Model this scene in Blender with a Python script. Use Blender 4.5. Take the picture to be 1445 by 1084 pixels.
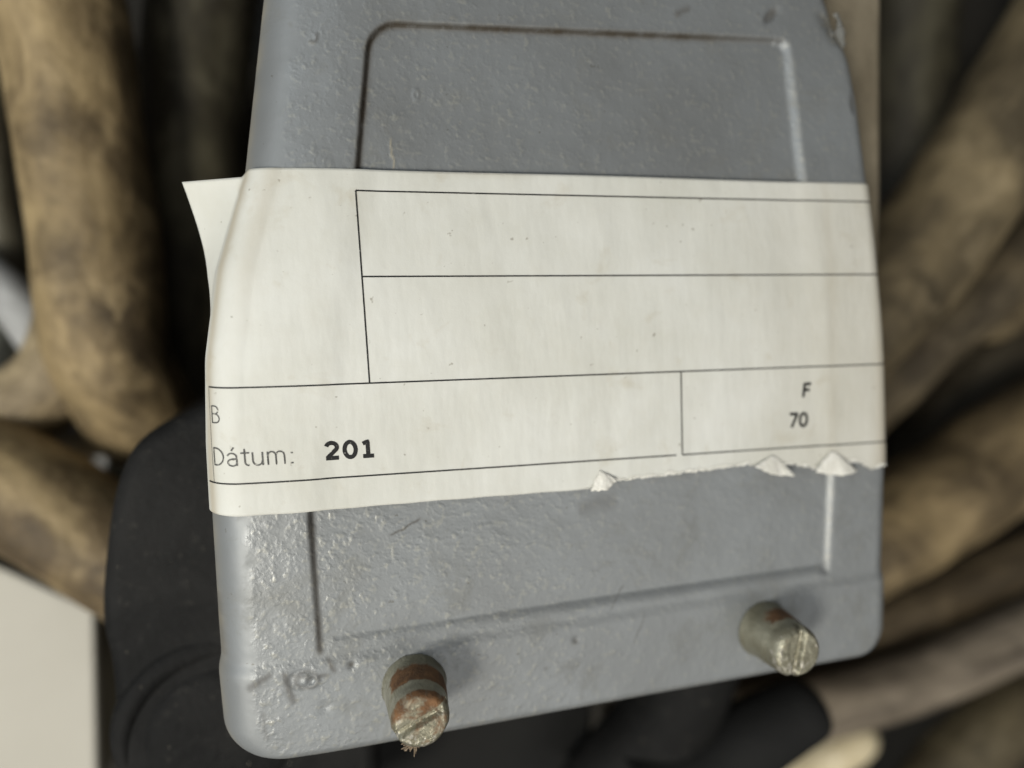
import bpy, bmesh, math, random
import numpy as np
from mathutils import Vector, Matrix, noise as mnoise

for o in list(bpy.data.objects):
    bpy.data.objects.remove(o)
SC = bpy.context.scene
COL = SC.collection
MM = 0.001

# ------------------------------------------------------------------ camera
cam_data = bpy.data.cameras.new('camera')
cam_data.lens = 24.91
cam_data.sensor_width = 36.0
cam_data.clip_start = 0.005
cam_data.clip_end = 50
cam_data.dof.use_dof = True
cam_data.dof.focus_distance = 0.0985
cam_data.dof.aperture_fstop = 5.8
cam_data.dof.aperture_blades = 0
cam = bpy.data.objects.new('camera', cam_data)
COL.objects.link(cam)
R_ = ((0.97217, 0.07119, -0.22318), (-0.04485, 0.99164, 0.12097), (0.22993, -0.1076, 0.96724))
m4 = Matrix.Identity(4)
for i in range(3):
    for j in range(3):
        m4[i][j] = R_[i][j]
m4[0][3], m4[1][3], m4[2][3] = -0.024727, 0.014449, 0.099493
cam.matrix_world = m4
SC.camera = cam

# ------------------------------------------------------------------ room light and added fills
world = bpy.data.worlds.new('World')
SC.world = world
world.use_nodes = True
world.node_tree.nodes['Background'].inputs[0].default_value = (0.97, 0.98, 1.0, 1)
world.node_tree.nodes['Background'].inputs[1].default_value = 0.05

def lamp(name, loc, target, size, power, color):
    d = bpy.data.lights.new(name, 'AREA')
    d.shape = 'DISK'
    d.size = size
    d.energy = power
    d.color = color
    o = bpy.data.objects.new(name, d)
    COL.objects.link(o)
    o.location = loc
    o.rotation_euler = (Vector(target) - Vector(loc)).to_track_quat('-Z', 'Y').to_euler()
    return o
lamp('ceiling_lamp', (-0.345, -0.150, 0.47), (0, 0, 0), 0.14, 2.75, (1.0, 0.95, 0.85))
pan = lamp('added_sheen_panel', (0.16, -0.40, 0.74), (0.04, 0, 0), 0.95, 2.25, (1.0, 0.985, 0.94))  # unseen panel added to lay a broad sheen on the lower face
pan.data.shape = 'RECTANGLE'
pan.data.size_y = 0.34
left_fill = lamp('added_left_fill', (-0.48, 0.16, 0.40), (0, 0, 0), 0.95, 2.3, (0.86, 0.94, 1.0))  # unseen bluish fill added to brighten the hood's left side
left_fill.data.shape = 'RECTANGLE'
left_fill.data.size_y = 0.42

SC.view_settings.view_transform = 'Standard'
SC.view_settings.look = 'None'
SC.view_settings.exposure = 0.0
SC.view_settings.gamma = 1.0

# ------------------------------------------------------------------ helpers
random.seed(4)
RNG = np.random.default_rng(7)

def smooth(a, b, x):
    t = np.clip((np.asarray(x, float) - a) / (b - a), 0, 1)
    return t * t * (3 - 2 * t)

def tag(o, label=None, cat=None, group=None, kind=None):
    if label: o['label'] = label
    if cat: o['category'] = cat
    if group: o['group'] = group
    if kind: o['kind'] = kind
    return o

def empty(name, loc=(0, 0, 0)):
    o = bpy.data.objects.new(name, None)
    o.empty_display_size = 0.01
    COL.objects.link(o)
    o.location = loc
    return o

def mesh_obj(name, verts, faces, mat, parent=None, smooth_shade=True):
    me = bpy.data.meshes.new(name)
    me.from_pydata([tuple(map(float, v)) for v in verts], [], [tuple(map(int, f)) for f in faces])
    me.update()
    if smooth_shade:
        me.polygons.foreach_set('use_smooth', [True] * len(me.polygons))
    me.materials.append(mat)
    o = bpy.data.objects.new(name, me)
    COL.objects.link(o)
    if parent: o.parent = parent
    return o

def bm_obj(name, bm, mat, parent=None, smooth_shade=True):
    bmesh.ops.recalc_face_normals(bm, faces=bm.faces)
    me = bpy.data.meshes.new(name)
    bm.to_mesh(me)
    bm.free()
    if smooth_shade:
        me.polygons.foreach_set('use_smooth', [True] * len(me.polygons))
    me.materials.append(mat)
    o = bpy.data.objects.new(name, me)
    COL.objects.link(o)
    if parent: o.parent = parent
    return o

def catmull(pts, n=14):
    P = [np.array(p, float) for p in pts]
    P = [2 * P[0] - P[1]] + P + [2 * P[-1] - P[-2]]
    out = []
    for i in range(1, len(P) - 2):
        for k in range(n):
            t = k / n
            a, b, c, d = P[i - 1], P[i], P[i + 1], P[i + 2]
            out.append(.5 * ((2 * b) + (c - a) * t + (2 * a - 5 * b + 4 * c - d) * t * t + (3 * b - a - 3 * c + d) * t ** 3))
    out.append(P[-2])
    return np.array(out)

def tube(pts, r, seg=28, n=14, lump=0.04, seed=0, rfun=None, cap=True):
    """Tube along a spline, slightly uneven like a soft dirty cable; metres."""
    c = catmull(pts, n)
    N = len(c)
    V, Fc = [], []
    up = np.array((0, 0, 1.0))
    for i in range(N):
        t = c[min(i + 1, N - 1)] - c[max(i - 1, 0)]
        t /= np.linalg.norm(t)
        s = np.cross(t, up); s /= np.linalg.norm(s)
        b = np.cross(s, t)
        rr = r if rfun is None else r * rfun(i / (N - 1))
        for k in range(seg):
            a = 2 * math.pi * k / seg
            d = math.cos(a) * s + math.sin(a) * b
            nz = mnoise.noise(Vector(c[i] * 55 + d * 1.1) + Vector((seed * 7.1, 0, 0)))
            V.append(c[i] + d * rr * (1 + lump * nz))
    for i in range(N - 1):
        for k in range(seg):
            k2 = (k + 1) % seg
            Fc.append((i * seg + k, i * seg + k2, (i + 1) * seg + k2, (i + 1) * seg + k))
    if cap:
        Fc.append(tuple(range(seg - 1, -1, -1)))
        Fc.append(tuple((N - 1) * seg + k for k in range(seg)))
    return V, Fc

# ------------------------------------------------------------------ materials
class NT:
    def __init__(self, name):
        self.m = bpy.data.materials.new(name)
        self.m.use_nodes = True
        self.t = self.m.node_tree
        self.b = self.t.nodes['Principled BSDF']
        tc = self.t.nodes.new('ShaderNodeTexCoord')
        self.co = tc.outputs['Object']
    def n(self, typ, **kw):
        nd = self.t.nodes.new(typ)
        for k, v in kw.items(): setattr(nd, k, v)
        return nd
    def link(self, a, b): self.t.links.new(a, b)
    def noise(self, scale, detail=4, rough=.55, dist=0., co=None, w=None):
        nd = self.n('ShaderNodeTexNoise')
        nd.inputs['Scale'].default_value = scale
        nd.inputs['Detail'].default_value = detail
        nd.inputs['Roughness'].default_value = rough
        nd.inputs['Distortion'].default_value = dist
        self.link(co or self.co, nd.inputs['Vector'])
        return nd.outputs['Fac']
    def stretch(self, scl, rot=(0, 0, 0), loc=(0, 0, 0)):
        mp = self.n('ShaderNodeMapping')
        mp.inputs['Scale'].default_value = scl
        mp.inputs['Rotation'].default_value = rot
        mp.inputs['Location'].default_value = loc
        self.link(self.co, mp.inputs['Vector'])
        return mp.outputs[0]
    def ramp(self, fac, stops):
        r = self.n('ShaderNodeValToRGB')
        el = r.color_ramp.elements
        while len(el) < len(stops): el.new(.5)
        for e, (p, c) in zip(el, stops):
            e.position = p
            e.color = (*c, 1) if not isinstance(c, (int, float)) else (c, c, c, 1)
        self.link(fac, r.inputs[0])
        return r.outputs[0]
    def mix(self, fac, a, b):
        x = self.n('ShaderNodeMix', data_type='RGBA')
        for sock, v in ((x.inputs[0], fac), (x.inputs[6], a), (x.inputs[7], b)):
            if isinstance(v, (int, float)): sock.default_value = v
            elif isinstance(v, tuple): sock.default_value = (*v, 1)
            else: self.link(v, sock)
        return x.outputs[2]
    def math(self, op, a, b=0.):
        x = self.n('ShaderNodeMath', operation=op)
        for s, v in zip(x.inputs, (a, b)):
            if isinstance(v, (int, float)): s.default_value = v
            else: self.link(v, s)
        return x.outputs[0]
    def attr(self, name):
        a = self.n('ShaderNodeAttribute')
        a.attribute_name = name
        return a.outputs['Fac']
    def bump(self, height, dist, strength=1., prev=None):
        b = self.n('ShaderNodeBump')
        b.inputs['Distance'].default_value = dist
        b.inputs['Strength'].default_value = strength
        self.link(height, b.inputs['Height'])
        if prev: self.link(prev, b.inputs['Normal'])
        return b.outputs[0]
    def set(self, **kw):
        names = dict(color='Base Color', rough='Roughness', metal='Metallic', normal='Normal', coat='Coat Weight',
                     coatr='Coat Roughness', spec='Specular IOR Level', sss='Subsurface Weight', sheen='Sheen Weight')
        for k, v in kw.items():
            s = self.b.inputs[names[k]]
            if isinstance(v, (int, float)): s.default_value = v
            elif isinstance(v, tuple): s.default_value = (*v, 1)
            else: self.link(v, s)
        return self.m

def mat_paint():
    t = NT('grey_hammer_paint')
    big = t.noise(38, 3, .6)
    fine = t.noise(420, 5, .6)
    base = t.ramp(big, [(.3, (.205, .213, .214)), (.7, (.252, .266, .273))])
    smudge = t.ramp(t.noise(95, 6, .68, .6), [(.54, 0.), (.74, 1.)])
    base = t.mix(t.math('MULTIPLY', smudge, .32), base, (.150, .138, .100))
    pale = t.ramp(t.noise(1050, 1.5, .5, .1, t.stretch((1, 1, 1), (0, 0, 0), (.00022, .00012, 0))), [(.57, 0.), (.70, 1.)])  # glints on the bumps, painted in as pale flecks
    base = t.mix(t.math('MULTIPLY', t.math('MULTIPLY', pale, t.attr('peel')), .38), base, (.36, .35, .29))
    speck = t.ramp(t.noise(900, 2, .5, 0, t.stretch((1, 1, 1), (0, 0, 0), (.3, .1, 0))), [(.74, 0.), (.79, 1.)])
    base = t.mix(t.math('MULTIPLY', speck, .55), base, (.08, .07, .05))
    base = t.mix(t.attr('edge_wear_and_light'), base, (.42, .38, .29))
    g = t.attr('grime')
    gn = t.math('MULTIPLY', g, t.ramp(t.noise(600, 4, .7), [(.2, .6), (.5, 1.)]))
    base = t.mix(gn, base, (.042, .031, .018))
    # orange-peel relief; flattened on the left edge where the paint ran smooth
    peel = t.attr('peel')
    n1 = t.ramp(t.noise(1050, 1.5, .5, .1), [(.46, 0.), (.82, 1.)])
    n2 = t.noise(1900, 2, .5, .1)
    n3 = t.noise(260, 2, .5)
    hgt = t.math('ADD', t.math('ADD', t.math('MULTIPLY', n1, .62), t.math('MULTIPLY', n2, .42)), t.math('MULTIPLY', n3, .35))
    hgt = t.math('MULTIPLY', hgt, peel)
    b = t.bump(hgt, .00036, .32)
    rough = t.math('ADD', t.math('SUBTRACT', .52, t.math('MULTIPLY', t.attr('peel'), .12)), t.math('MULTIPLY', smudge, .2))
    rough = t.math('ADD', rough, t.math('MULTIPLY', gn, .3))
    return t.set(color=base, rough=rough, normal=b, spec=.5, metal=t.math('SUBTRACT', .30, t.math('MULTIPLY', gn, .3)))

def mat_paper():
    t = NT('label_paper')
    base = t.ramp(t.noise(45, 4, .6), [(.3, (.58, .575, .515)), (.7, (.69, .69, .645))])
    fib = t.ramp(t.noise(300, 5, .7), [(.45, 0.), (.8, 1.)])
    base = t.mix(t.math('MULTIPLY', fib, .10), base, (.5, .45, .33))
    st = t.ramp(t.noise(150, 4, .6, .4, t.stretch((1, 1, 1), (0, 0, 0), (.7, .2, 0))), [(.60, 0.), (.76, 1.)])
    base = t.mix(t.math('MULTIPLY', st, .34), base, (.42, .36, .24))
    sp = t.ramp(t.noise(800, 2, .5), [(.72, 0.), (.77, 1.)])
    base = t.mix(t.math('MULTIPLY', sp, .5), base, (.16, .13, .08))
    base = t.mix(t.attr('soil_and_shade'), base, (.33, .26, .15))
    b = t.bump(t.noise(900, 4, .65), .00006, .6)
    b = t.bump(t.noise(110, 3, .5, 0, t.stretch((1.6, .5, 1))), .0012, .30, b)
    return t.set(color=base, rough=.62, normal=b, spec=.35)

def mat_torn():
    t = NT('torn_paper_fibre')
    base = t.ramp(t.noise(900, 4, .6), [(.3, (.70, .68, .60)), (.7, (.82, .80, .74))])
    return t.set(color=base, rough=.9, normal=t.bump(t.noise(1500, 4, .7), .0002, .8), spec=.2)

def mat_ink(name, c, wear):
    t = NT(name)
    base = t.mix(t.ramp(t.noise(2600, 3, .6), [(wear - .06, 0.), (wear + .03, 1.)]), c, (.52, .51, .46))
    return t.set(color=base, rough=.6, spec=.3)

def mat_screw(name, seed):
    t = NT(name)
    plate = t.ramp(t.noise(260, 4, .6, .3, t.stretch((1, 1, 1), (0, 0, 0), (seed, 0, 0))), [(.3, (.20, .185, .125)), (.7, (.36, .345, .265))])
    r_ = t.math('ADD', t.attr('rust'), t.math('MULTIPLY', t.math('SUBTRACT', t.noise(520, 5, .7, .5, t.stretch((1, 1, 1), (0, 0, 0), (0, seed, 0))), .5), 1.1))
    rust = t.ramp(r_, [(.44, 0.), (.66, 1.)])
    rc = t.ramp(t.noise(700, 4, .7), [(.3, (.070, .034, .014)), (.7, (.215, .105, .040))])
    col = t.mix(rust, plate, rc)
    bare = t.ramp(t.math('ADD', t.attr('bare'), t.math('MULTIPLY', t.math('SUBTRACT', t.noise(900, 3, .6, .6), .5), 1.2)), [(.55, 0.), (.66, 1.)])
    col = t.mix(bare, col, (.50, .47, .40))
    b = t.bump(t.noise(700, 5, .7, .5), .0006, .55)
    return t.set(color=col, rough=t.math('ADD', .34, t.math('MULTIPLY', rust, .4)), metal=t.math('MULTIPLY', t.math('SUBTRACT', 1., rust), .55), normal=b)

def mat_cable(name, tan, mid, dark, seed, bias=.5):
    t = NT(name)
    off = (seed * 1.37, seed * .71, seed * .33)
    f = t.noise(38, 5, .62, .7, t.stretch((1, 1, 1), (0, 0, 0), off))
    base = t.ramp(f, [(bias - .22, dark), (bias - .02, mid), (bias + .2, tan)])
    cb = t.n('ShaderNodeCombineXYZ')
    for k, a in enumerate(('along', 'ring_x', 'ring_y')):
        t.link(t.attr(a), cb.inputs[k])
    stn = t.noise(1.7, 3, .55, .4, cb.outputs[0])
    st = t.ramp(stn, [(.50, 0.), (.64, 1.)])
    base = t.mix(t.math('MULTIPLY', st, .5), base, dark)
    lt = t.ramp(stn, [(.34, 1.), (.46, 0.)])
    base = t.mix(t.math('MULTIPLY', lt, .42), base, tuple(min(1, c * 1.35 + .02) for c in tan))
    dust = t.ramp(t.noise(75, 4, .6, .3, t.stretch((1, 1, 1), (0, 0, 0), (off[1], off[0], 0))), [(.56, 0.), (.74, 1.)])
    base = t.mix(t.math('MULTIPLY', dust, .45), base, tuple(min(1, c * 1.5 + .03) for c in tan))
    b = t.bump(t.noise(300, 5, .65), .0015, .5)
    return t.set(color=base, rough=.6, normal=b, spec=.35)

def mat_rubber():
    t = NT('black_rubber')
    f = t.noise(55, 5, .65, .5)
    base = t.ramp(f, [(.35, (.0045, .0045, .0043)), (.75, (.016, .0155, .0145))])
    d = t.ramp(t.noise(420, 4, .7), [(.6, 0.), (.78, 1.)])
    base = t.mix(t.math('MULTIPLY', d, .35), base, (.085, .078, .065))
    lint = t.ramp(t.noise(1500, 1, .4), [(.80, 0.), (.83, 1.)])
    base = t.mix(t.math('MULTIPLY', lint, .7), base, (.35, .31, .24))
    return t.set(color=base, rough=.72, normal=t.bump(t.noise(500, 5, .7), .0009, .5), spec=.2)

def mat_plain(name, c1, c2, scale, rough, bumpd=.0004):
    t = NT(name)
    base = t.ramp(t.noise(scale, 5, .6, .3), [(.3, c1), (.7, c2)])
    return t.set(color=base, rough=rough, normal=t.bump(t.noise(scale * 6, 4, .6), bumpd, .5), spec=.35)

M_PAINT, M_PAPER, M_TORN, M_RUB = mat_paint(), mat_paper(), mat_torn(), mat_rubber()
M_INK = mat_ink('black_print', (.012, .012, .012), .72)
M_INKG = mat_ink('grey_print', (.085, .085, .08), .66)

# ------------------------------------------------------------------ setting
FLOOR_Z = -0.146
M_FLOOR = mat_plain('dark_dirty_floor', (.012, .011, .009), (.035, .031, .024), 30, .8)
fl = mesh_obj('floor', [(-1.2, -1.2, FLOOR_Z), (1.2, -1.2, FLOOR_Z), (1.2, 1.2, FLOOR_Z), (-1.2, 1.2, FLOOR_Z)], [(0, 1, 2, 3)], M_FLOOR)
tag(fl, kind='structure')

def prism(outline, z0, z1, bev=0., seg=3):
    bm = bmesh.new()
    vs = [bm.verts.new((x * MM, y * MM, z0 * MM)) for x, y in outline]
    f = bm.faces.new(vs)
    r = bmesh.ops.extrude_face_region(bm, geom=[f])
    for v in (g for g in r['geom'] if isinstance(g, bmesh.types.BMVert)):
        v.co.z = z1 * MM
    bmesh.ops.recalc_face_normals(bm, faces=bm.faces)
    if bev:
        ed = [e for e in bm.edges if abs(e.verts[0].co.z - e.verts[1].co.z) < 1e-7 and e.verts[0].co.z > (z0 + z1) / 2 * MM]
        bmesh.ops.bevel(bm, geom=ed, offset=bev * MM, segments=seg, affect='EDGES', profile=.5, clamp_overlap=True)
    return bm

# white box standing among the cables
M_CARD = mat_plain('white_card', (.47, .445, .38), (.52, .495, .43), 20, .7)
box = empty('white_box', (-.105, -.08, FLOOR_Z))
bm = prism([(-126, -33.5), (-91.0, -58.6), (-95.8, -112), (-128, -104)], -90 - 3, -90, .8)
o = bm_obj('lid', bm, M_CARD, box, False); o.location = (.105, .08, -FLOOR_Z)
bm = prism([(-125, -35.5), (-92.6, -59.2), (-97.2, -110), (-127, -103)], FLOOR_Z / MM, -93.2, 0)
o = bm_obj('side', bm, mat_plain('shaded_card', (.14, .12, .08), (.19, .165, .115), 40, .8), box, False); o.location = (.105, .08, -FLOOR_Z)  # the side's shade is painted in as a darker brown
tag(box, 'smooth off-white box with a square edge below the brown cables', 'box')

# ------------------------------------------------------------------ cables
TAN, MID, DRK = (.335, .250, .128), (.170, .124, .064), (.050, .036, .021)
CABLES = [
 # label, radius mm, path mm (x, y, z), tan, mid, dark, lump, noise bias
 ('thick tan cable with dark stains running upright, dropping straight toward the black plug', 12.6,
  [(-82, 122, -77), (-80, 93.1, -75), (-77.6, 66.5, -75), (-76.3, 40, -75), (-76.8, 18.5, -75), (-76.7, 5.9, -77), (-74.9, -6, -84), (-72, -17, -97), (-70, -28, -108)], (.37, .275, .140), (.180, .130, .066), (.045, .032, .018), .11, .49),
 ('brown cable passing low under the thick upright cable', 9.9,
  [(-150, -24, -117), (-132.8, -19.8, -116), (-107.3, -17.3, -116), (-85.3, -10.2, -116), (-65.7, 2.5, -116), (-50.7, 21.8, -116), (-40, 50, -117)], (.2, .15, .085), MID, DRK, .07, .5),
 ('pale tan cable coming in sideways and bending up against the thick upright one', 9.6,
  [(-135, -22, -86), (-120.2, -15.2, -87), (-106.4, -8.1, -87), (-95.5, -3.2, -87.5), (-88.6, 5, -88), (-85.0, 19, -91), (-84, 38.6, -100), (-86, 70, -116)], (.36, .285, .170), (.19, .145, .085), (.06, .045, .028), .10, .46),
 ('broad tan cable sloping from above the white box into the black plug', 12.8,
  [(-135, -3, -89), (-110, -16.5, -80), (-93.2, -25.5, -72), (-79.2, -36.0, -69), (-58.9, -53.4, -70), (-40.9, -63, -72), (0, -74, -74)], TAN, (.13, .092, .048), DRK, .07, .44),
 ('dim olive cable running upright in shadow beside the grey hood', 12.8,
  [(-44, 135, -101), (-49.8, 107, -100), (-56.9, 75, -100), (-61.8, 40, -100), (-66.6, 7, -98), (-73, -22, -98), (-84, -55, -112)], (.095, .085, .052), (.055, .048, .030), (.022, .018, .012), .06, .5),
 ('thin olive cable on the outer side of the tall tan cable', 5.7,
  [(-107, 130, -121), (-109.5, 107, -120), (-113.1, 70, -120), (-112.8, 37.5, -120), (-112, 18.6, -124), (-120, -6, -128)], (.16, .15, .11), (.09, .08, .055), DRK, .05, .46),
 ('thin pale grey cable standing in for the white wall in gaps behind the tan cables', 5.6,
  [(-150, 62, -136), (-128, 38, -120), (-107, 20.5, -105), (-98.5, 6, -103), (-95, -14, -112), (-88.5, -31, -134), (-60, -48, -138)], (.42, .42, .41), (.36, .36, .35), (.22, .21, .2), .03, .45),  # pale tube added for the white wall glimpsed between the cables
 ('broad pale brown cable slanting up from behind the label past the chipped corner', 14.6,
  [(200, 128, -59), (177.9, 96.7, -58), (156.4, 65.6, -58), (137.2, 40.3, -58), (116.0, 16.3, -58), (86.9, -6.7, -59), (45, -30, -66)], (.24, .187, .105), (.115, .090, .052), (.04, .032, .02), .08, .48),
 ('darker brown cable tucked along the underside of the broad pale slanting cable', 10.4,
  [(240, 70, -87), (217.6, 42.2, -86), (190.3, 22.6, -86), (169.1, 6.8, -86), (145.9, -9.6, -86), (111.1, -36.6, -87), (70, -66, -90)], (.19, .148, .088), (.085, .068, .043), (.04, .03, .02), .08, .5),
 ('slim tan cable curling in a small arc under the slanting brown pair', 5.0,
  [(240, 60, -86), (212.9, 26.5, -85), (188.4, 5.0, -85), (172.1, -1.6, -84), (155.8, 4.0, -86), (142.5, 19.7, -92), (130, 40, -100)], (.26, .20, .11), (.15, .115, .065), DRK, .05, .46),
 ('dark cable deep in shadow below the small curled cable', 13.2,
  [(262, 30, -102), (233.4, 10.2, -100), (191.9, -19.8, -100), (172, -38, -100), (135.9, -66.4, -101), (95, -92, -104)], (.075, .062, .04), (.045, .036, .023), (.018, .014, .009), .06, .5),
 ('broad warm tan cable reaching out beside the right screw', 15.4,
  [(240, -12, -70), (200, -26, -68), (171, -34.4, -68), (146, -47, -68), (117.2, -58.4, -68), (83.2, -68.4, -69), (40, -78, -72)], (.30, .222, .115), (.14, .103, .055), DRK, .08, .48),
 ('brown cable lying directly beneath the broad warm tan cable', 10.0,
  [(275, -60, -93), (235.2, -73.1, -92), (192.3, -85.9, -92), (152, -97.8, -93), (108.9, -105.7, -94), (60, -110, -96)], (.15, .11, .06), (.075, .056, .033), DRK, .07, .5),
 ('greyish pink dusty cable running level beyond the black rubber stub', 9.2,
  [(255, -81, -76), (214, -92.2, -75), (174.2, -102, -75), (139.5, -109.2, -75), (111.6, -111.5, -75), (83, -112, -76), (40, -110, -78)], (.26, .215, .16), (.155, .127, .094), (.05, .04, .03), .05, .46),
 ('olive brown cable turning away downward past the dusty pinkish one', 12.4,
  [(275, -119, -93), (239.1, -127.5, -92), (201.1, -140, -92), (174.2, -156.4, -92), (154.2, -179.1, -93), (140, -215, -95)], (.15, .12, .068), (.08, .064, .036), DRK, .07, .5),
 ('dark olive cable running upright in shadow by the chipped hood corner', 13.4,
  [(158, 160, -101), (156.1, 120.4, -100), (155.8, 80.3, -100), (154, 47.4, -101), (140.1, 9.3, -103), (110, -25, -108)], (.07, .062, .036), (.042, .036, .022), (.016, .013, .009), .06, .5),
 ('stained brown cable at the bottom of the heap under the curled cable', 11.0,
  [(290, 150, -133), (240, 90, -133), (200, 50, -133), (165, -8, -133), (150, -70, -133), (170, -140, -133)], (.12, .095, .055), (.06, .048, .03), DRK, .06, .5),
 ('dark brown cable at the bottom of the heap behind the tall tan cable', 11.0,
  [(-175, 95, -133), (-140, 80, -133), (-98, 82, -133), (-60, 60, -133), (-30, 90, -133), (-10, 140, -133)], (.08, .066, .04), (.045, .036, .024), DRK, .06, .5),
]
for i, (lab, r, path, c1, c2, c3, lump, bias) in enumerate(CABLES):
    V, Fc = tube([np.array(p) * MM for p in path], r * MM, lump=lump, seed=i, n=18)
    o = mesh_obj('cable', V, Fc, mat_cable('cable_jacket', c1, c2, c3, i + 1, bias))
    nv = len(V); k = np.arange(nv)
    for nm_, a in (('along', (k // 28) * .045 + i * 3.1), ('ring_x', np.cos(2 * np.pi * (k % 28) / 28)), ('ring_y', np.sin(2 * np.pi * (k % 28) / 28))):
        at = o.data.attributes.new(nm_, 'FLOAT', 'POINT'); at.data.foreach_set('value', a.astype(np.float32))
    tag(o, lab, 'cable', 'dirty cables heaped behind the hood')

# cream cable end added as a solid stand-in for a bright highlight
c = [np.array(p) * MM for p in [(113, -165, -112), (117, -152, -100), (122, -142.5, -91), (130.1, -136.5, -88), (136.5, -133.5, -88)]]
V, Fc = tube(c, 6.4 * MM, n=20, lump=.05, rfun=lambda s: math.sqrt(max(.01, 1 - max(0, (s - .62) / .38) ** 2)))
o = mesh_obj('highlight_cable_end', V, Fc, mat_plain('cream_highlight', (.62, .52, .33), (.78, .68, .47), 60, .3))
tag(o, 'short cream highlight drawn as a cable end by the black rubber stub', 'cable end')

# ------------------------------------------------------------------ black rubber plug
plug = empty('rubber_plug', (-.02, -.05, -.07))
def under(o, parent):
    o.parent = parent
    o.matrix_parent_inverse = Matrix.Translation(-Vector(parent.location))
    return o
ol = [(-30, 4), (-44.0, 0.5), (-52.4, -2.4), (-59.4, -6.6), (-63.3, -14.0), (-66.1, -25.8), (-67.4, -35.5), (-66.9, -43.2), (-67.2, -52.1), (-68.2, -67.6), (-68, -90),
      (-38, -96), (-26, -84), (-24, -66), (-24, -45), (-18, -20)]
oc = catmull([(x, y, 0) for x, y in ol + [ol[0]]], 6)[:-1]
bm = prism([(p[0], p[1]) for p in oc], -62, -24, 13, 9)
under(bm_obj('plug_body', bm, M_RUB), plug)
def revolve(prof, cx, cy, seg=72):
    V, Fc = [], []
    for r, z in prof:
        for k in range(seg):
            a = 2 * math.pi * k / seg
            V.append(((cx + r * math.cos(a)) * MM, (cy + r * math.sin(a)) * MM, z * MM))
    for i in range(len(prof) - 1):
        for k in range(seg):
            k2 = (k + 1) % seg
            Fc.append((i * seg + k, i * seg + k2, (i + 1) * seg + k2, (i + 1) * seg + k))
    return V, Fc
c = [np.array(((-50.5 + 16.0 * math.cos(a)) * MM, (-58.6 + 16.0 * math.sin(a)) * MM, -25.6 * MM)) for a in np.radians(np.linspace(62, 205, 12))]
V, Fc = tube(c, 2.5 * MM, n=8, lump=.12, rfun=lambda s: .25 + .75 * math.sin(math.pi * min(1, max(0, s))) ** .6)
under(mesh_obj('raised_fold', V, Fc, M_RUB), plug)
disc = [(13.0, -26), (12.9, -24.9), (12.2, -24.0), (10.6, -23.3), (8, -22.9), (4, -22.7), (.01, -22.7)]
V, Fc = revolve(disc, -50.5, -58.6)
under(mesh_obj('round_boss', V, Fc, M_RUB), plug)
c = [np.array(p) * MM for p in [(30, -96, -35), (47, -92, -35), (59.5, -85.5, -33.5), (70, -80.5, -32), (74, -78.6, -31.5)]]
V, Fc = tube(c, 8.2 * MM, n=16, lump=.05, rfun=lambda s: (1.25 - .35 * min(1, s * 1.5)) * math.sqrt(max(.008, 1 - max(0, (s - .66) / .34) ** 2)))
M_RUB2 = mat_plain('matt_black_rubber', (.004, .004, .004), (.008, .008, .007), 60, .8)
under(mesh_obj('rubber_stub', V, Fc, M_RUB2), plug)
c = [np.array(p) * MM for p in [(24, -104, -46), (33, -92, -43), (41, -80, -40), (48, -66, -40), (52, -50, -44)]]
V, Fc = tube(c, 10.5 * MM, n=14, lump=.05)
under(mesh_obj('rubber_neck', V, Fc, M_RUB), plug)
bm = prism([(-26, -102), (27, -108), (30, -70), (30, -38), (-26, -38)], -70, -56, 3, 3)  # black slab added so the gap below the hood stays dark
under(bm_obj('added_black_slab', bm, M_RUB2), plug)
tag(plug, 'scuffed black rubber plug body with a round boss under the grey hood', 'plug')

# ------------------------------------------------------------------ grey hood: front shell
BEND = math.tan(math.radians(8))
def bend(v):
    t = np.clip((np.asarray(v, float) - 2.) / 20., 0, None)
    return -BEND * np.where(t < 1, 20 * t * t / 2, 20 * (t - .5))
LV = [-52, -36.6, -34.8, -30, -12, -4, 8, 20, 33, 56, 72]
LU = [-46.1, -46.1, -45.6, -45.5, -44.9, -44.6, -43.7, -41.4, -37.2, -33.3, -30.5]
RV = [-52, -36.6, -34.8, -24, -15, 0, 15, 30, 44, 50, 54, 58, 62, 72]
RU = [63.3, 63.3, 62.9, 63.1, 63.2, 62.5, 61.5, 61.0, 60.2, 59.5, 58.3, 56.6, 55.2, 52.5]
def soft(tv, tu):
    g = np.linspace(-54, 74, 1281)
    y = np.interp(g, tv, tu)
    k = np.hanning(31); k /= k.sum()
    ys = np.convolve(np.pad(y, 15, 'edge'), k, 'valid')
    return lambda v: np.interp(v, g, ys)
L0, R0 = soft(LV, LU), soft(RV, RU)
VB, VT = -50.15, 70.0
RL, RR, RB = 5.5, 2.6, 1.5
def crown(d, v):      # the face rolls off gently towards its left edge
    k = (.10 + .21 * smooth(-12, 25, v)) / 16.
    return -.5 * k * np.clip(16 - np.asarray(d, float), 0, 16) ** 2
def plan(v, rc):
    d = np.clip(np.asarray(v) - VB, 0, rc)
    return rc - np.sqrt(np.maximum(0, rc * rc - (rc - d) ** 2))
def Lv(v): return L0(v) + plan(v, 6.0)
def Rv(v): return R0(v) - plan(v, 5.5)
def rnd(d, r):
    d = np.clip(d, 0, r)
    return r - np.sqrt(np.maximum(0, r * r - (r - d) ** 2))
ULV, ULU = [-36, -14.5, -5, 10, 33, 54], [-32.0, -31.8, -30.8, -28.0, -22.0, -18.7]
URV, URU = [-36, -16.4, 31.4, 54], [51.7, 52.5, 48.9, 48.1]
UL, UR = soft(ULV, ULU), soft(URV, URU)
VTOP, VBOT = 53.8, -34.3

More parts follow.
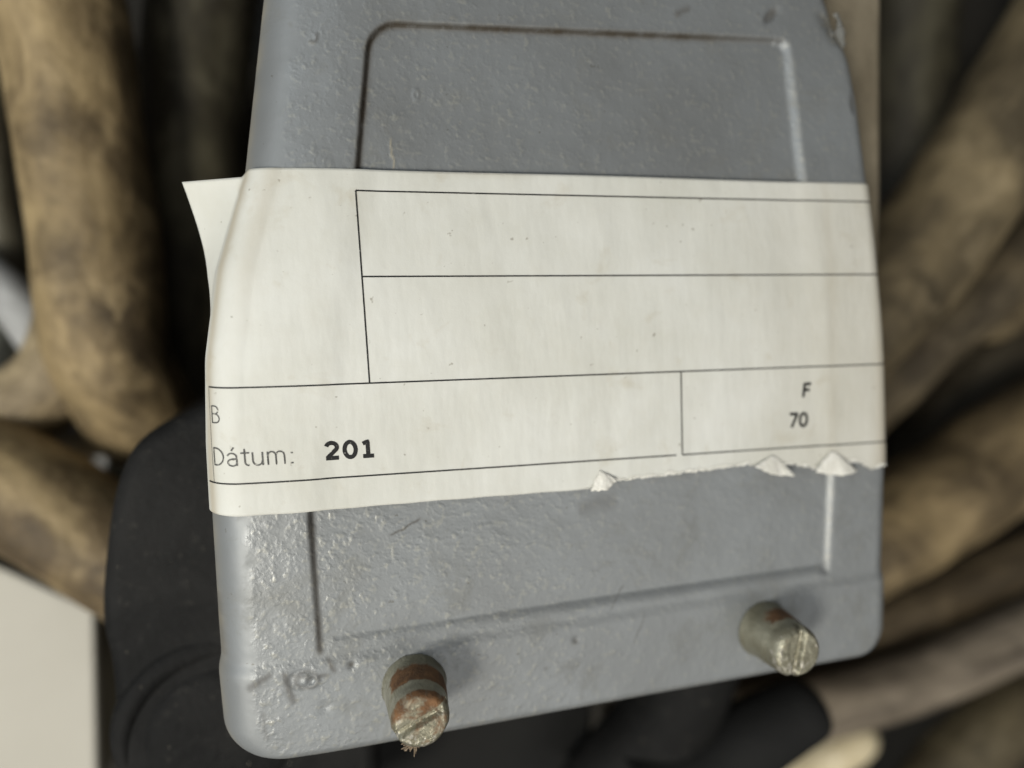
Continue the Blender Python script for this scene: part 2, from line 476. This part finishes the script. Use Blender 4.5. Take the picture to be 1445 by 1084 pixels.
rows = np.concatenate([VB + 6 * (np.arange(36) / 36) ** 2, np.arange(VB + 6, VT - 3, .235), VT - 3 + 3 * (1 - (1 - np.linspace(0, 1, 14)) ** 2)])
nb, nm = 26, 400
e = (np.arange(nb) / nb) ** 2
mid = np.linspace(0, 1, nm)
nr = len(rows)
lv, rv = Lv(rows), Rv(rows)
EB = 6.0
U = np.concatenate([lv[:, None] + EB * e[None], (lv + EB)[:, None] + (rv - lv - 2 * EB)[:, None] * mid[None], (rv[:, None] - EB * e[None])[:, ::-1]], 1)
Vv = np.repeat(rows[:, None], U.shape[1], 1)
dL, dR = U - lv[:, None], rv[:, None] - U
W = bend(Vv) + crown(dL, Vv) - rnd(dL, RL) - rnd(dR, RR) - rnd(Vv - VB, RB) - rnd(VT - Vv, 2.5)
# the collar round the mating end stands a little proud
W += .30 * smooth(-34.6, -36.8, Vv)
# wandering hand-cast edges
def vnoise(u, v, s, seed=0.):
    out = np.empty(u.size)
    for i, (a, b) in enumerate(zip(u.ravel(), v.ravel())):
        out[i] = mnoise.noise((a * s + seed, b * s, seed))
    return out.reshape(u.shape)
n_lo = vnoise(U, Vv, .33)
n_mid = vnoise(U, Vv, .95, 3.1)
dl, dr = U - UL(Vv), UR(Vv) - U
dt, db = VTOP - Vv, Vv - VBOT
def corner(a, b, rc):
    both = (a < rc) & (b < rc)
    return np.where(both, rc - np.hypot(rc - a, rc - b), np.minimum(a, b))
sd = np.minimum(np.minimum(corner(dl, dt, 4.2), corner(dr, dt, 2.2)), np.minimum(corner(dl, db, .8), corner(dr, db, 1.0)))
sd = sd + .05 * n_mid
wall = np.where(dr < np.minimum(dl, np.minimum(dt, db)) + .4, 1.35, .85)
wall = wall + .5 * smooth(20, 35, Vv) * (dr < 3) + 2.3 * smooth(3.2, .6, db) * smooth(.5, 2.5, np.minimum(dl, dr))
DEP = .95
W -= DEP * (1 - .25 * smooth(-8, -30, Vv) - .40 * smooth(-8, -30, Vv) * smooth(20, -20, U)) * smooth(0, 1, sd / wall)
W += .035 * n_lo + .018 * n_mid
grime = np.zeros_like(W)
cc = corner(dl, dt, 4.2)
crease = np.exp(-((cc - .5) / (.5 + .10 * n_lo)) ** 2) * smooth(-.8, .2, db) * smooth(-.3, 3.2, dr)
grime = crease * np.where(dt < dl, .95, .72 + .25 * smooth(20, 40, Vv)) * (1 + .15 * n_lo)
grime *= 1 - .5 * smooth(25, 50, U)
# stain spreading from the crease at the top, and scrapes on the collar's corner
grime = np.maximum(grime, .42 * np.exp(-((dt - .3) / 1.3) ** 2) * np.exp(-((U + 2) / 11) ** 2) * (.6 + .6 * n_mid))
def streak(u0, v0, u1, v1, wd, amt):
    d = np.array((u1 - u0, v1 - v0)); ln = np.hypot(*d); d = d / ln
    a = (U - u0) * d[0] + (Vv - v0) * d[1]
    b = -(U - u0) * d[1] + (Vv - v0) * d[0] + .35 * n_lo + .2 * n_mid
    return amt * np.exp(-(b / wd) ** 2) * smooth(-.6, .4, a) * smooth(ln + .6, ln - .4, a)
for s in [(-41.5, -38.1, -38.3, -36.6, .55, .5), (-36.6, -36.5, -35.6, -41.2, .5, .55), (-35.6, -37.2, -30.6, -37.8, .3, .5), (-39.8, -42, -39.6, -46, .35, .3),
          (-45, -25, -44.8, -34, .8, .4), (-20.5, -18.5, -16.2, -17.0, .16, .75), (12.5, -34.6, 14.8, -31.2, .13, .4), (18, -36, 16, -40.5, .10, .4), (-30.5, -35.2, -29.7, -37.4, .35, .6),
          (28, 56.5, 30.5, 57.6, .5, .55), (8, -18, 14, -17.4, 1.2, .25)]:
    grime = np.maximum(grime, streak(*s))
# chips, runs and nicks in the paint
def dent(u0, v0, r, amp):
    return amp * np.exp(-(((U - u0) ** 2 + (Vv - v0) ** 2) / r ** 2))
def ring(u0, v0, ru, rv_, wd, amp):
    q = np.hypot((U - u0) / ru, (Vv - v0) / rv_)
    return amp * np.exp(-((q - 1) / wd) ** 2)
W += ring(-26.3, 51.2, .55, .75, .35, .12) * (n_mid > -.1) + ring(-12.6, 43.6, .35, .65, .4, .13) + ring(-34.2, -37.8, 1.5, 1.2, .3, -.18) + ring(-33.0, -38.2, .9, .8, .35, .2)
W += dent(-27.3, -36.8, .55, -.3) + dent(-31.5, -42.5, .8, -.2) + dent(-35, 20, .8, -.1) + dent(6.4, -38.4, .5, -.25)
grime = np.maximum(grime, dent(-27.3, -36.8, .4, .9)); grime = np.maximum(grime, dent(6.4, -38.6, .45, .55)); grime = np.maximum(grime, dent(1.5, -42.2, .3, .4))
grime = np.maximum(grime, ring(-26.3, 51.2, .6, .8, .22, .5) * (n_mid > -.05)); grime = np.maximum(grime, ring(-33.6, -38.0, 1.5, 1.2, .25, .45))
# oval pit and broken corner at the upper right
pit = np.exp(-((((U - 44.8) * .75 + (Vv - 57.2) * .66) / 1.75) ** 2 + ((-(U - 44.8) * .66 + (Vv - 57.2) * .75) / .75) ** 2) ** 2)
W -= .45 * pit; grime = np.maximum(grime, .62 * pit)
pit2 = np.exp(-(((U - 58.6) / .7) ** 2 + ((Vv - 43.3) / 1.6) ** 2) ** 2)
W -= .3 * pit2; grime = np.maximum(grime, .4 * pit2)
br = smooth(1.6, -.4, np.abs((U - 56.2) * .52 + (Vv - 55.4) * .85 * .3)) * np.exp(-((Vv - 55.4) / 2.6) ** 4)
W -= 1.1 * br * (1 + .6 * n_mid)
scr = streak(-16.6, 37.2, -16.4, 33.2, .13, 1.)
W += .06 * scr
wear = np.clip(.75 * np.exp(-(dL / 1.1) ** 2) * (.55 + .5 * n_lo) + .8 * scr + .35 * np.exp(-((Vv - VB) / .8) ** 2) * (.4 + .6 * n_mid) + .5 * br * (n_mid > 0), 0, 1)
# light catching the panel's right-hand wall, painted in as a pale tone
wear = np.maximum(wear, .16 * np.exp(-((dr - .6) / .45) ** 2) * smooth(1, 4, dt) * (db > .5) * (.6 + 1.2 * n_mid))
peel = .07 + .93 * smooth(4.6, 5.9, dL + .8 * n_lo)
peel *= (1 - .35 * smooth(-8, 30, Vv) - .55 * smooth(-15, 25, U) * smooth(5, -20, Vv)) * (.8 + .5 * n_lo)

idx = np.arange(U.size).reshape(U.shape)
nc = U.shape[1]
verts = np.stack([U, Vv, W], -1).reshape(-1, 3)
faces = np.stack([idx[:-1, :-1], idx[:-1, 1:], idx[1:, 1:], idx[1:, :-1]], -1).reshape(-1, 4)
loop = np.concatenate([idx[0, :], idx[1:, -1], idx[-1, -2::-1], idx[-2:0:-1, 0]])
wl = verts[loop].copy()
ringv, ringf = [], []
base_i = len(verts)
prev = loop
for k, zt in enumerate((.25, .6, 1.0)):
    q = wl.copy()
    q[:, 2] = wl[:, 2] + (-21.0 - wl[:, 2]) * zt
    ringv.append(q)
    cur = np.arange(base_i, base_i + len(loop)); base_i += len(loop)
    ringf.append(np.stack([prev, cur, np.roll(cur, -1), np.roll(prev, -1)], -1))
    prev = cur
verts = np.concatenate([verts] + ringv)
faces = np.concatenate([faces] + ringf)
hood = empty('connector_hood', (0, 0, -.021))
tag(hood, 'grey hammer-painted metal connector hood with recessed panel, lying on black rubber plug', 'connector hood')
def np_mesh(name, verts, faces, mat, attrs=None, parent=None):
    me = bpy.data.meshes.new(name)
    me.vertices.add(len(verts)); me.vertices.foreach_set('co', (verts * MM).astype(np.float32).ravel())
    me.loops.add(faces.size); me.loops.foreach_set('vertex_index', faces.astype(np.int32).ravel())
    me.polygons.add(len(faces))
    me.polygons.foreach_set('loop_start', np.arange(0, faces.size, 4, dtype=np.int32))
    me.polygons.foreach_set('use_smooth', np.ones(len(faces), bool))
    me.update(calc_edges=True); me.validate()
    for k, a in (attrs or {}).items():
        at = me.attributes.new(k, 'FLOAT', 'POINT')
        full = np.zeros(len(verts), np.float32); full[:a.size] = a.ravel()
        at.data.foreach_set('value', full)
    me.materials.append(mat)
    o = bpy.data.objects.new(name, me); COL.objects.link(o)
    if parent: under(o, parent)
    return o
pad = np.full(len(verts) - W.size, .6)
np_mesh('shell', verts, faces, M_PAINT, dict(grime=np.clip(grime, 0, 1), edge_wear_and_light=np.concatenate([wear.ravel(), pad * .5]), peel=np.concatenate([peel.ravel(), pad])), hood)

# rear shell, dusty, wider than the front at the cable end
M_DUST = mat_plain('dusty_rear_paint', (.15, .125, .085), (.24, .205, .145), 70, .75, .0008)
bm = prism([(-36, -40), (55, -40), (71.5, -20), (73.8, 0), (74.4, 30), (73.9, 53), (73.7, 80), (-26, 80), (-32, 40)], -38, -16, 1.6, 3)
under(bm_obj('rear_shell', bm, M_DUST), hood)
# broken flake of paint at the corner
V, Fc = [], []
for i in range(9):
    for j in range(5):
        a, b = i / 8, j / 4 - .5
        V.append(((56.3 + 1.9 * a + b * .8 + .25 * math.sin(9 * a + j)) * MM, (58.0 - 5.2 * a + b * .6) * MM, (-6.4 + .7 * math.cos(b * 3) + .35 * math.sin(7 * a + j * 2) - 1.6 * a * a * .3) * MM))
for i in range(8):
    for j in range(4):
        q = i * 5 + j
        Fc.append((q, q + 1, q + 6, q + 5))
under(mesh_obj('paint_flake', V, Fc, mat_plain('bare_flake', (.09, .09, .083), (.18, .18, .165), 300, .45)), hood)

# ------------------------------------------------------------------ screws
def screw(cx, cy, zb, h, slot_ang, tilt, seed, rustdir):
    prof = [(4.75, 0), (4.75, .15), (4.55, .5), (4.45, 1.5), (4.35, h * .35), (4.2, h * .55), (4.15, h * .62), (4.0, h * .66), (3.98, h * .72), (4.05, h * .8), (3.95, h * .9), (3.75, h * .955), (3.5, h * .985)]
    prof += [(3.3 - .15 * k, h) for k in range(22)] + [(.02, h)]
    seg = 96
    V, Fc, rust, bare = [], [], [], []
    ca, sa = math.cos(slot_ang), math.sin(slot_ang)
    for r, z in prof:
        for k in range(seg):
            a = 2 * math.pi * k / seg
            x, y = r * math.cos(a), r * math.sin(a)
            nz = mnoise.noise((x * .55 + seed * 9, y * .55, z * .4))
            nf = mnoise.noise((x * 1.7 + seed * 5, y * 1.7, z * 1.7))
            zz = z + (.16 * nz + .10 * nf if z > h * .9 else 0)
            f = 1 + .018 * nz + .012 * nf
            s = x * -sa + y * ca
            top = z > h * .8
            if top:
                ds = smooth(.72, .48, abs(s + .1 * nz))
                zz = min(zz, z - float(ds) * 1.15) if z > h * .88 else zz
            V.append((x * f * MM, y * f * MM, zz * MM))
            side = (x * math.cos(rustdir) + y * math.sin(rustdir)) / max(r, .1)
            if not top:
                band = float(smooth(.10, .28, z / h) * smooth(.66, .58, z / h))
                rust.append(.14 + (.78 if seed < 3 else .66) * band * float(smooth(-.1, .75, side)))
                bare.append(.05 + .3 * float(smooth(.6, .7, z / h)))
            else:
                rust.append((.50 if seed < 3 else .30) + .2 * side * (r / 4) - .1 * float(ds))
                bare.append((.40 if seed < 3 else .46) - .16 * side * (r / 4))
    n = len(prof)
    for i in range(n - 1):
        for k in range(seg):
            k2 = (k + 1) % seg
            Fc.append((i * seg + k, i * seg + k2, (i + 1) * seg + k2, (i + 1) * seg + k))
    o = mesh_obj('screw', V, Fc, mat_screw('worn_plated_steel', seed))
    for nm_, a in (('rust', rust), ('bare', bare)):
        at = o.data.attributes.new(nm_, 'FLOAT', 'POINT'); at.data.foreach_set('value', np.array(a, np.float32))
    o.location = (cx * MM, cy * MM, zb * MM)
    o.rotation_euler = tilt
    under(o, hood)
    return o
s1 = screw(-18.6, -41.3, .35, 9.6, math.radians(24), (0, 0, 0), 1.3, math.radians(75))
s1['label'] = 'rusty slotted screw with a flat slot and frayed lint'
s2 = screw(38.9, -41.6, .35, 9.0, math.radians(78), (0, math.radians(2), 0), 4.7, math.radians(55))
s2['label'] = 'battered pale slotted screw with an upright slot'

# ------------------------------------------------------------------ paper label
SL = -.033
LO = .16            # how far the sheet sits above the paint
A_L, A_R = -47.6, 76.0
def b_top(a): return 32.25 + .06 * np.sin(a * .11)
BTA = [-60, -40, -30, -13, 8, 9.6, 12.6, 14, 24, 36, 38.4, 41.2, 42.6, 45, 48.5, 50.2, 55.2, 56.6, 58.6, 62, 80]
BTB = [-14.4, -14.7, -14.7, -14.55, -14.55, -14.5, -13.4, -13.5, -13.1, -12.45, -12.75, -12.5, -12.7, -13.0, -14.0, -13.9, -13.2, -13.3, -14.6, -14.2, -14.0]
def b_bot(a):
    return np.interp(a, BTA, BTB) + (.07 * np.sin(a * 2.3) + .05 * np.sin(a * 5.1)) * smooth(10, 16, a) + .03 * np.sin(a * .8)
def sag(u, v):
    s = np.minimum(u - UL(v), UR(v) - u)
    return -.30 * smooth(0, 4.0, s)
def theta_left(b):      # how far the sheet turns down over the left edge
    return math.radians(90) - math.radians(36) * np.clip((b - 6) / 24, 0, 1.1)
def theta_flap(b):      # and how far the free flap stands out again beyond it
    return theta_left(b) - math.radians(24) * np.clip((b - 8) / 22, 0, 1.1)
def paper(a, b, off=0.):
    """sheet coordinates (mm) -> place on / around the hood (mm)"""
    a, b = np.broadcast_arrays(np.asarray(a, float), np.asarray(b, float))
    v = b + SL * a
    l, r = L0(v), R0(v)
    u0, u1 = l + RL, r - RR
    w0 = bend(v)
    tot = LO + off
    x = np.where(a < u0, 0, np.where(a > u1, 0, a))
    # flat
    w = w0 + tot + sag(a, v) + crown(a - l, v)
    wl_ = w0 + crown(RL, v)
    u = a.copy()
    # left turn-down, loose towards the upper corner
    s = u0 - a
    m = s > 0
    th_m = theta_left(b)
    rad = RL + tot
    th = np.minimum(np.maximum(s, 0) / RL, th_m)
    rest = np.maximum(0, np.maximum(s, 0) - RL * th_m)
    near = np.minimum(rest, 2.6 - .8 * smooth(10, 30, b)); far = rest - near
    th2 = theta_flap(b)
    uu = u0 - rad * np.sin(th) - near * np.cos(th) - far * np.cos(th2)
    ww = wl_ + tot - rad * (1 - np.cos(th)) - near * np.sin(th) - far * np.sin(th2)
    u = np.where(m, uu, u); w = np.where(m, ww, w)
    v = np.where(m, v - (.95 * near / 2. + .03 * far) * smooth(8, 30, b), v)
    # right turn-down
    s = a - u1
    m = s > 0
    rad = RR + tot
    th = np.minimum(np.maximum(s, 0) / RR, math.pi / 2)
    rest = np.maximum(0, np.maximum(s, 0) - RR * math.pi / 2)
    uu = u1 + rad * np.sin(th)
    ww = w0 + tot - rad * (1 - np.cos(th)) - rest
    u = np.where(m, uu, u); w = np.where(m, ww, w)
    return np.stack([u, v, w], -1)

label = empty('paper_label', (0, 0, 0))
tag(label, 'torn off-white printed paper label wrapped round the grey hood', 'label')
acol = np.concatenate([np.arange(A_L, -20, .22), np.arange(-20, 9, .45), np.arange(9, A_R, .25)])
tb = np.concatenate([1 - (1 - np.linspace(0, .5, 60)), np.linspace(.5, 1, 60)[1:]])
Ag = np.repeat(acol[None], len(tb), 0)
bt, bb = b_top(acol), b_bot(acol)
Bg = bb[None] + (bt - bb)[None] * tb[:, None]
P0 = paper(Ag, Bg)
P1 = paper(Ag, Bg, .09)
wrk = np.array([[.05 * mnoise.noise((a * .12, b * .07, 2.)) for a in acol] for b in np.linspace(-14, 32, len(tb))])
P1[..., 2] += wrk + .05; P0[..., 2] += wrk + .05
dS = Ag - (L0(Bg + SL * Ag) + RL)
soil_and_shade = .5 * np.exp(-((dS + 5.4) / 1.1) ** 2) + .22 * np.exp(-((dS + 1) / 1.4) ** 2) * smooth(5, 25, Bg)
soil_and_shade += .20 * smooth(25, 60, Ag) + .40 * smooth(58, 62.5, Ag) + .25 * np.exp(-((bt[None] - Bg) / .7) ** 2) * smooth(-20, 0, Ag) * smooth(10, -2, Ag)  # rise to the right paints the light's falloff into the paper
soil_and_shade += .10 * np.exp(-((Ag - 51.5) / 1.0) ** 2)  # slightly darker line where the sheet crosses the panel's right edge
nA = Ag.shape[1]; nB = Ag.shape[0]
ii = np.arange(Ag.size).reshape(Ag.shape)
f1 = np.stack([ii[:-1, :-1], ii[:-1, 1:], ii[1:, 1:], ii[1:, :-1]], -1).reshape(-1, 4)
f0 = f1[:, ::-1] + Ag.size
lp = np.concatenate([ii[0, :], ii[1:, -1], ii[-1, -2::-1], ii[-2:0:-1, 0]])
fs = np.stack([lp, lp + Ag.size, np.roll(lp, -1) + Ag.size, np.roll(lp, -1)], -1)
pv = np.concatenate([P1.reshape(-1, 3), P0.reshape(-1, 3)])
np_mesh('sheet', pv, np.concatenate([f1, f0, fs]), M_PAPER, dict(soil_and_shade=np.concatenate([np.clip(soil_and_shade, 0, .8).ravel(), np.clip(soil_and_shade, 0, .8).ravel()])), label)

# print: ribbons laid on the sheet
INK = .155
def ribbon(name, paths, wd, mat, step=.22):
    V, Fc = [], []
    for pts in paths:
        P = [np.array(p, float) for p in pts]
        Q = [P[0]]
        for p, q in zip(P[:-1], P[1:]):
            k = max(1, int(np.ceil(np.linalg.norm(q - p) / step)))
            Q += [p + (q - p) * t / k for t in range(1, k + 1)]
        Q = np.array(Q)
        if len(Q) > 1 and np.allclose(Q[0], Q[-1]):
            T = np.roll(Q[:-1], -1, 0) - np.roll(Q[:-1], 1, 0); T = np.vstack([T, T[:1]])
        else:
            T = np.gradient(Q, axis=0)
            t0 = (Q[1] - Q[0]); t0 /= np.linalg.norm(t0); t1 = Q[-1] - Q[-2]; t1 /= np.linalg.norm(t1)
        T /= np.maximum(np.linalg.norm(T, axis=1), 1e-6)[:, None]
        Nn = np.stack([-T[:, 1], T[:, 0]], -1) * wd / 2
        a = paper(Q[:, 0] + Nn[:, 0], Q[:, 1] + Nn[:, 1], INK)
        b = paper(Q[:, 0] - Nn[:, 0], Q[:, 1] - Nn[:, 1], INK)
        wz = np.array([.05 + .05 * mnoise.noise((x * .12, -14 * .07 + (y + 14) * .07, 2.)) for x, y in Q])
        a[:, 2] += wz; b[:, 2] += wz
        o0 = len(V)
        for p, q in zip(a, b): V += [p * MM, q * MM]
        for i in range(len(Q) - 1):
            Fc.append((o0 + 2 * i, o0 + 2 * i + 1, o0 + 2 * i + 3, o0 + 2 * i + 2))
    return mesh_obj(name, V, Fc, mat, label, False)

def arc(cx, cy, rx, ry, a0, a1, n=14):
    return [(cx + rx * math.cos(math.radians(a0 + (a1 - a0) * i / n)), cy + ry * math.sin(math.radians(a0 + (a1 - a0) * i / n))) for i in range(n + 1)]
def glyph(ch, bold):
    """strokes in units of cap height 1; returns strokes, advance"""
    if ch == 'D': return [[(.08, 0), (.08, 1)], [(.08, .97)] + arc(.22, .5, .42, .47, 90, -90) + [(.08, .03)]], .78
    if ch == 'á': return [arc(.26, .5, .22, .22, 160, 0, 8) + [(.48, .02)], arc(.27, .2, .22, .19, 60, 330, 12) + [(.48, .2)], [(.24, .40), (.48, .40)], [(.25, .86), (.38, 1.05)]], .62
    if ch == 't': return [[(.2, .95), (.2, .22)] + arc(.36, .2, .16, .18, 180, 280, 6), [(.02, .72), (.42, .72)]], .48
    if ch == 'u': return [[(.06, .74), (.06, .28)] + arc(.28, .26, .22, .25, 180, 330, 8) + [(.52, .3)], [(.52, .74), (.52, .0)]], .68
    if ch == 'm': return [[(.06, .74), (.06, 0), (.062, .5)] + arc(.25, .5, .188, .23, 180, 0, 9) + [(.44, 0), (.442, .5)] + arc(.64, .5, .198, .23, 180, 0, 9) + [(.84, 0)]], 1.02
    if ch == ':': return [[(.10, .05), (.20, .05)], [(.10, .62), (.20, .62)]], .4
    if ch == '2': return [arc(.34, .69, .26, .25, 165, -30, 12) + [(.10, .08)], [(.04, .07), (.66, .07)]], .86
    if ch == '0': return [arc(.36, .5, .27, .44, 90, 450, 26)], .86
    if ch == '1': return [[(.12, .80), (.36, .92), (.36, .07)], [(.10, .07), (.64, .07)]], .8
    if ch == '7': return [[(.06, .93), (.64, .93), (.24, .0)]], .78
    if ch == 'F': return [[(.1, 0), (.1, 1)], [(.1, .94), (.62, .94)], [(.1, .52), (.56, .52)]], .7
    if ch == 'B': return [[(.08, 0), (.08, 1)], [(.08, .97)] + arc(.32, .75, .24, .22, 90, -90, 9) + [(.08, .53)], [(.08, .53)] + arc(.34, .28, .28, .25, 90, -90, 9) + [(.08, .03)]], .72
def word(name, text, a0, b0, cap, wd, mat, xs=1., slant=0., gap=0.):
    x = a0
    for ch in text:
        g, adv = glyph(ch, False)
        ribbon(name, [[(x + (px + slant * py) * cap * xs, b0 + py * cap) for px, py in st] for st in g], wd, mat, .15)
        x += (adv * cap + gap) * xs
word('printed_letter', 'Dátum:', -43.7, -7.75, 2.45, .20, M_INKG, 1.13, 0, .06)
word('printed_digit', '201', -28.7, -7.55, 2.45, .57, M_INK, 1.13, 0, .04)
word('printed_letter', 'F', 46.0, -2.05, 2.25, .48, M_INK, 1.0, .12)
word('printed_digit', '70', 43.55, -6.9, 2.35, .48, M_INK, 1.0, .05)
word('printed_letter', 'B', -43.6, -2.0, 2.4, .17, M_INKG, 1.0)
RULES = [[(-22, 29.25), (72, 29.25)], [(-22, 17.5), (72, 17.5)], [(-43.9, 2.85), (72, 2.85)], [(-45.2, -10.2), (23.9, -10.2)], [(24.9, -10.2), (72, -10.2)],
         [(24.9, -10.2), (24.9, 2.85)], [(-22, 29.25), (-22, 2.85)], [(-43.9, 2.85), (-43.9, -10.2)]]
for i, p in enumerate(RULES):
    ribbon('ruled_line', [p], .20 if i != 7 else .07, M_INK if i not in (7,) else M_INKG, .5)

# torn white curls along the bottom edge
def curl(name, base, apex, tip, lift, seed):
    """a torn tongue of paper: base edge on the sheet, apex where the tear starts, tip hanging"""
    n, m = 25, 13
    V, Fc = [], []
    A, B, T = (np.array(p, float) for p in (base, tip, apex))
    for i in range(n):
        t = i / (n - 1)
        rag = .30 * mnoise.noise((t * 4.5 + seed * 3, 0, 1.)) + .16 * mnoise.noise((t * 13 + seed, 5, 1.))
        e = A + (B - A) * t + np.array((0, -1.)) * (.45 * math.sin(math.pi * t) + rag)
        e[0] += .25 * mnoise.noise((t * 6, seed, 4.))
        for j in range(m):
            s = j / (m - 1)
            p = T + (e - T) * (.06 + .94 * s)
            p[0] += .45 * s * (1 - s) * math.sin(seed * 2) + .22 * mnoise.noise((s * 3.5, seed, t * 2)) + (t - .5) * .9 * s * (1 - s)
            q = paper(p[0], p[1], .2)
            fold = .38 * math.sin(t * 9 + seed * 2 + s * 1.5) * s
            q[2] += lift * (s ** .75) * (.35 + .65 * math.sin(math.pi * min(1, .1 + t * .8))) * (1 + .4 * fold) + .22 * fold + .10 * mnoise.noise((t * 9, s * 5, seed)) * s
            V.append(q * MM)
    for i in range(n - 1):
        for j in range(m - 1):
            a = i * m + j
            Fc.append((a, a + 1, a + m + 1, a + m))
    o = mesh_obj(name, V, Fc, M_TORN, label)
    md = o.modifiers.new('thickness', 'SOLIDIFY'); md.thickness = .00012; md.offset = 0
    return o
def fringe(name, a0, a1, seed):
    V, Fc = [], []
    xs = np.arange(a0, a1, .09)
    for k, a in enumerate(xs):
        e = float(b_bot(a))
        env = min(1., (a - a0) / 2., (a1 - a) / 2.)
        up = (.10 + .55 * max(0, .35 + mnoise.noise((a * .55, seed, 0.))) + .16 * mnoise.noise((a * 3.1, seed, 2.))) * env
        dn = (.06 + .22 * max(0, .2 + mnoise.noise((a * 2.2, seed, 6.))) + .14 * mnoise.noise((a * 6.5, seed, 8.))) * env
        for t in (0, .4, .75, 1.):
            q = paper(a + .12 * mnoise.noise((a * 5, t * 3, seed)) * t, e + up - (up + dn) * t, .175)
            q[2] += .06 + .22 * t * t * (.5 + mnoise.noise((a * 1.3, t, seed + 3)))
            V.append(q * MM)
    for k in range(len(xs) - 1):
        for t in range(3):
            a = k * 4 + t
            Fc.append((a, a + 1, a + 5, a + 4))
    return mesh_obj(name, V, Fc, M_TORN, label)
fringe('torn_fringe', 8.6, 63.4, 2.)
curl('torn_curl', (9.6, -14.7), (11.2, -11.7), (13.9, -13.4), .9, 1.)
curl('torn_curl', (37.2, -12.9), (40.9, -11.2), (44.4, -14.8), 1.0, 2.)
curl('torn_curl', (48.0, -14.4), (51.6, -11.0), (55.8, -14.7), 1.1, 3.)

# ------------------------------------------------------------------ lint snagged under the rusty screw
V, Fc = [], []
random.seed(11)
for k in range(90):
    a0 = random.uniform(-.9, .9)
    p = np.array((-19.4 + a0, -44.6 + random.uniform(-.3, .3), 8.2 + random.uniform(-.6, .5)))
    d = np.array((random.uniform(-.8, .35), random.uniform(-1, -.25), random.uniform(-.3, .3)))
    ln = random.uniform(.6, 1.9)
    pts = [p, p + d * ln * .5 + np.array((random.uniform(-.2, .2), 0, .1)), p + d * ln + np.array((random.uniform(-.5, .3), random.uniform(-.2, .2), random.uniform(-.2, .2)))]
    v, f = tube([q * MM for q in pts], .055 * MM, seg=5, n=4, lump=0)
    o0 = len(V); V += v; Fc += [tuple(i + o0 for i in ff) for ff in f]
o = mesh_obj('lint_tuft', V, Fc, mat_plain('lint_fibre', (.20, .15, .10), (.34, .26, .18), 500, .9))
tag(o, 'small frayed beige lint tuft snagged under the rusty screw', 'lint')
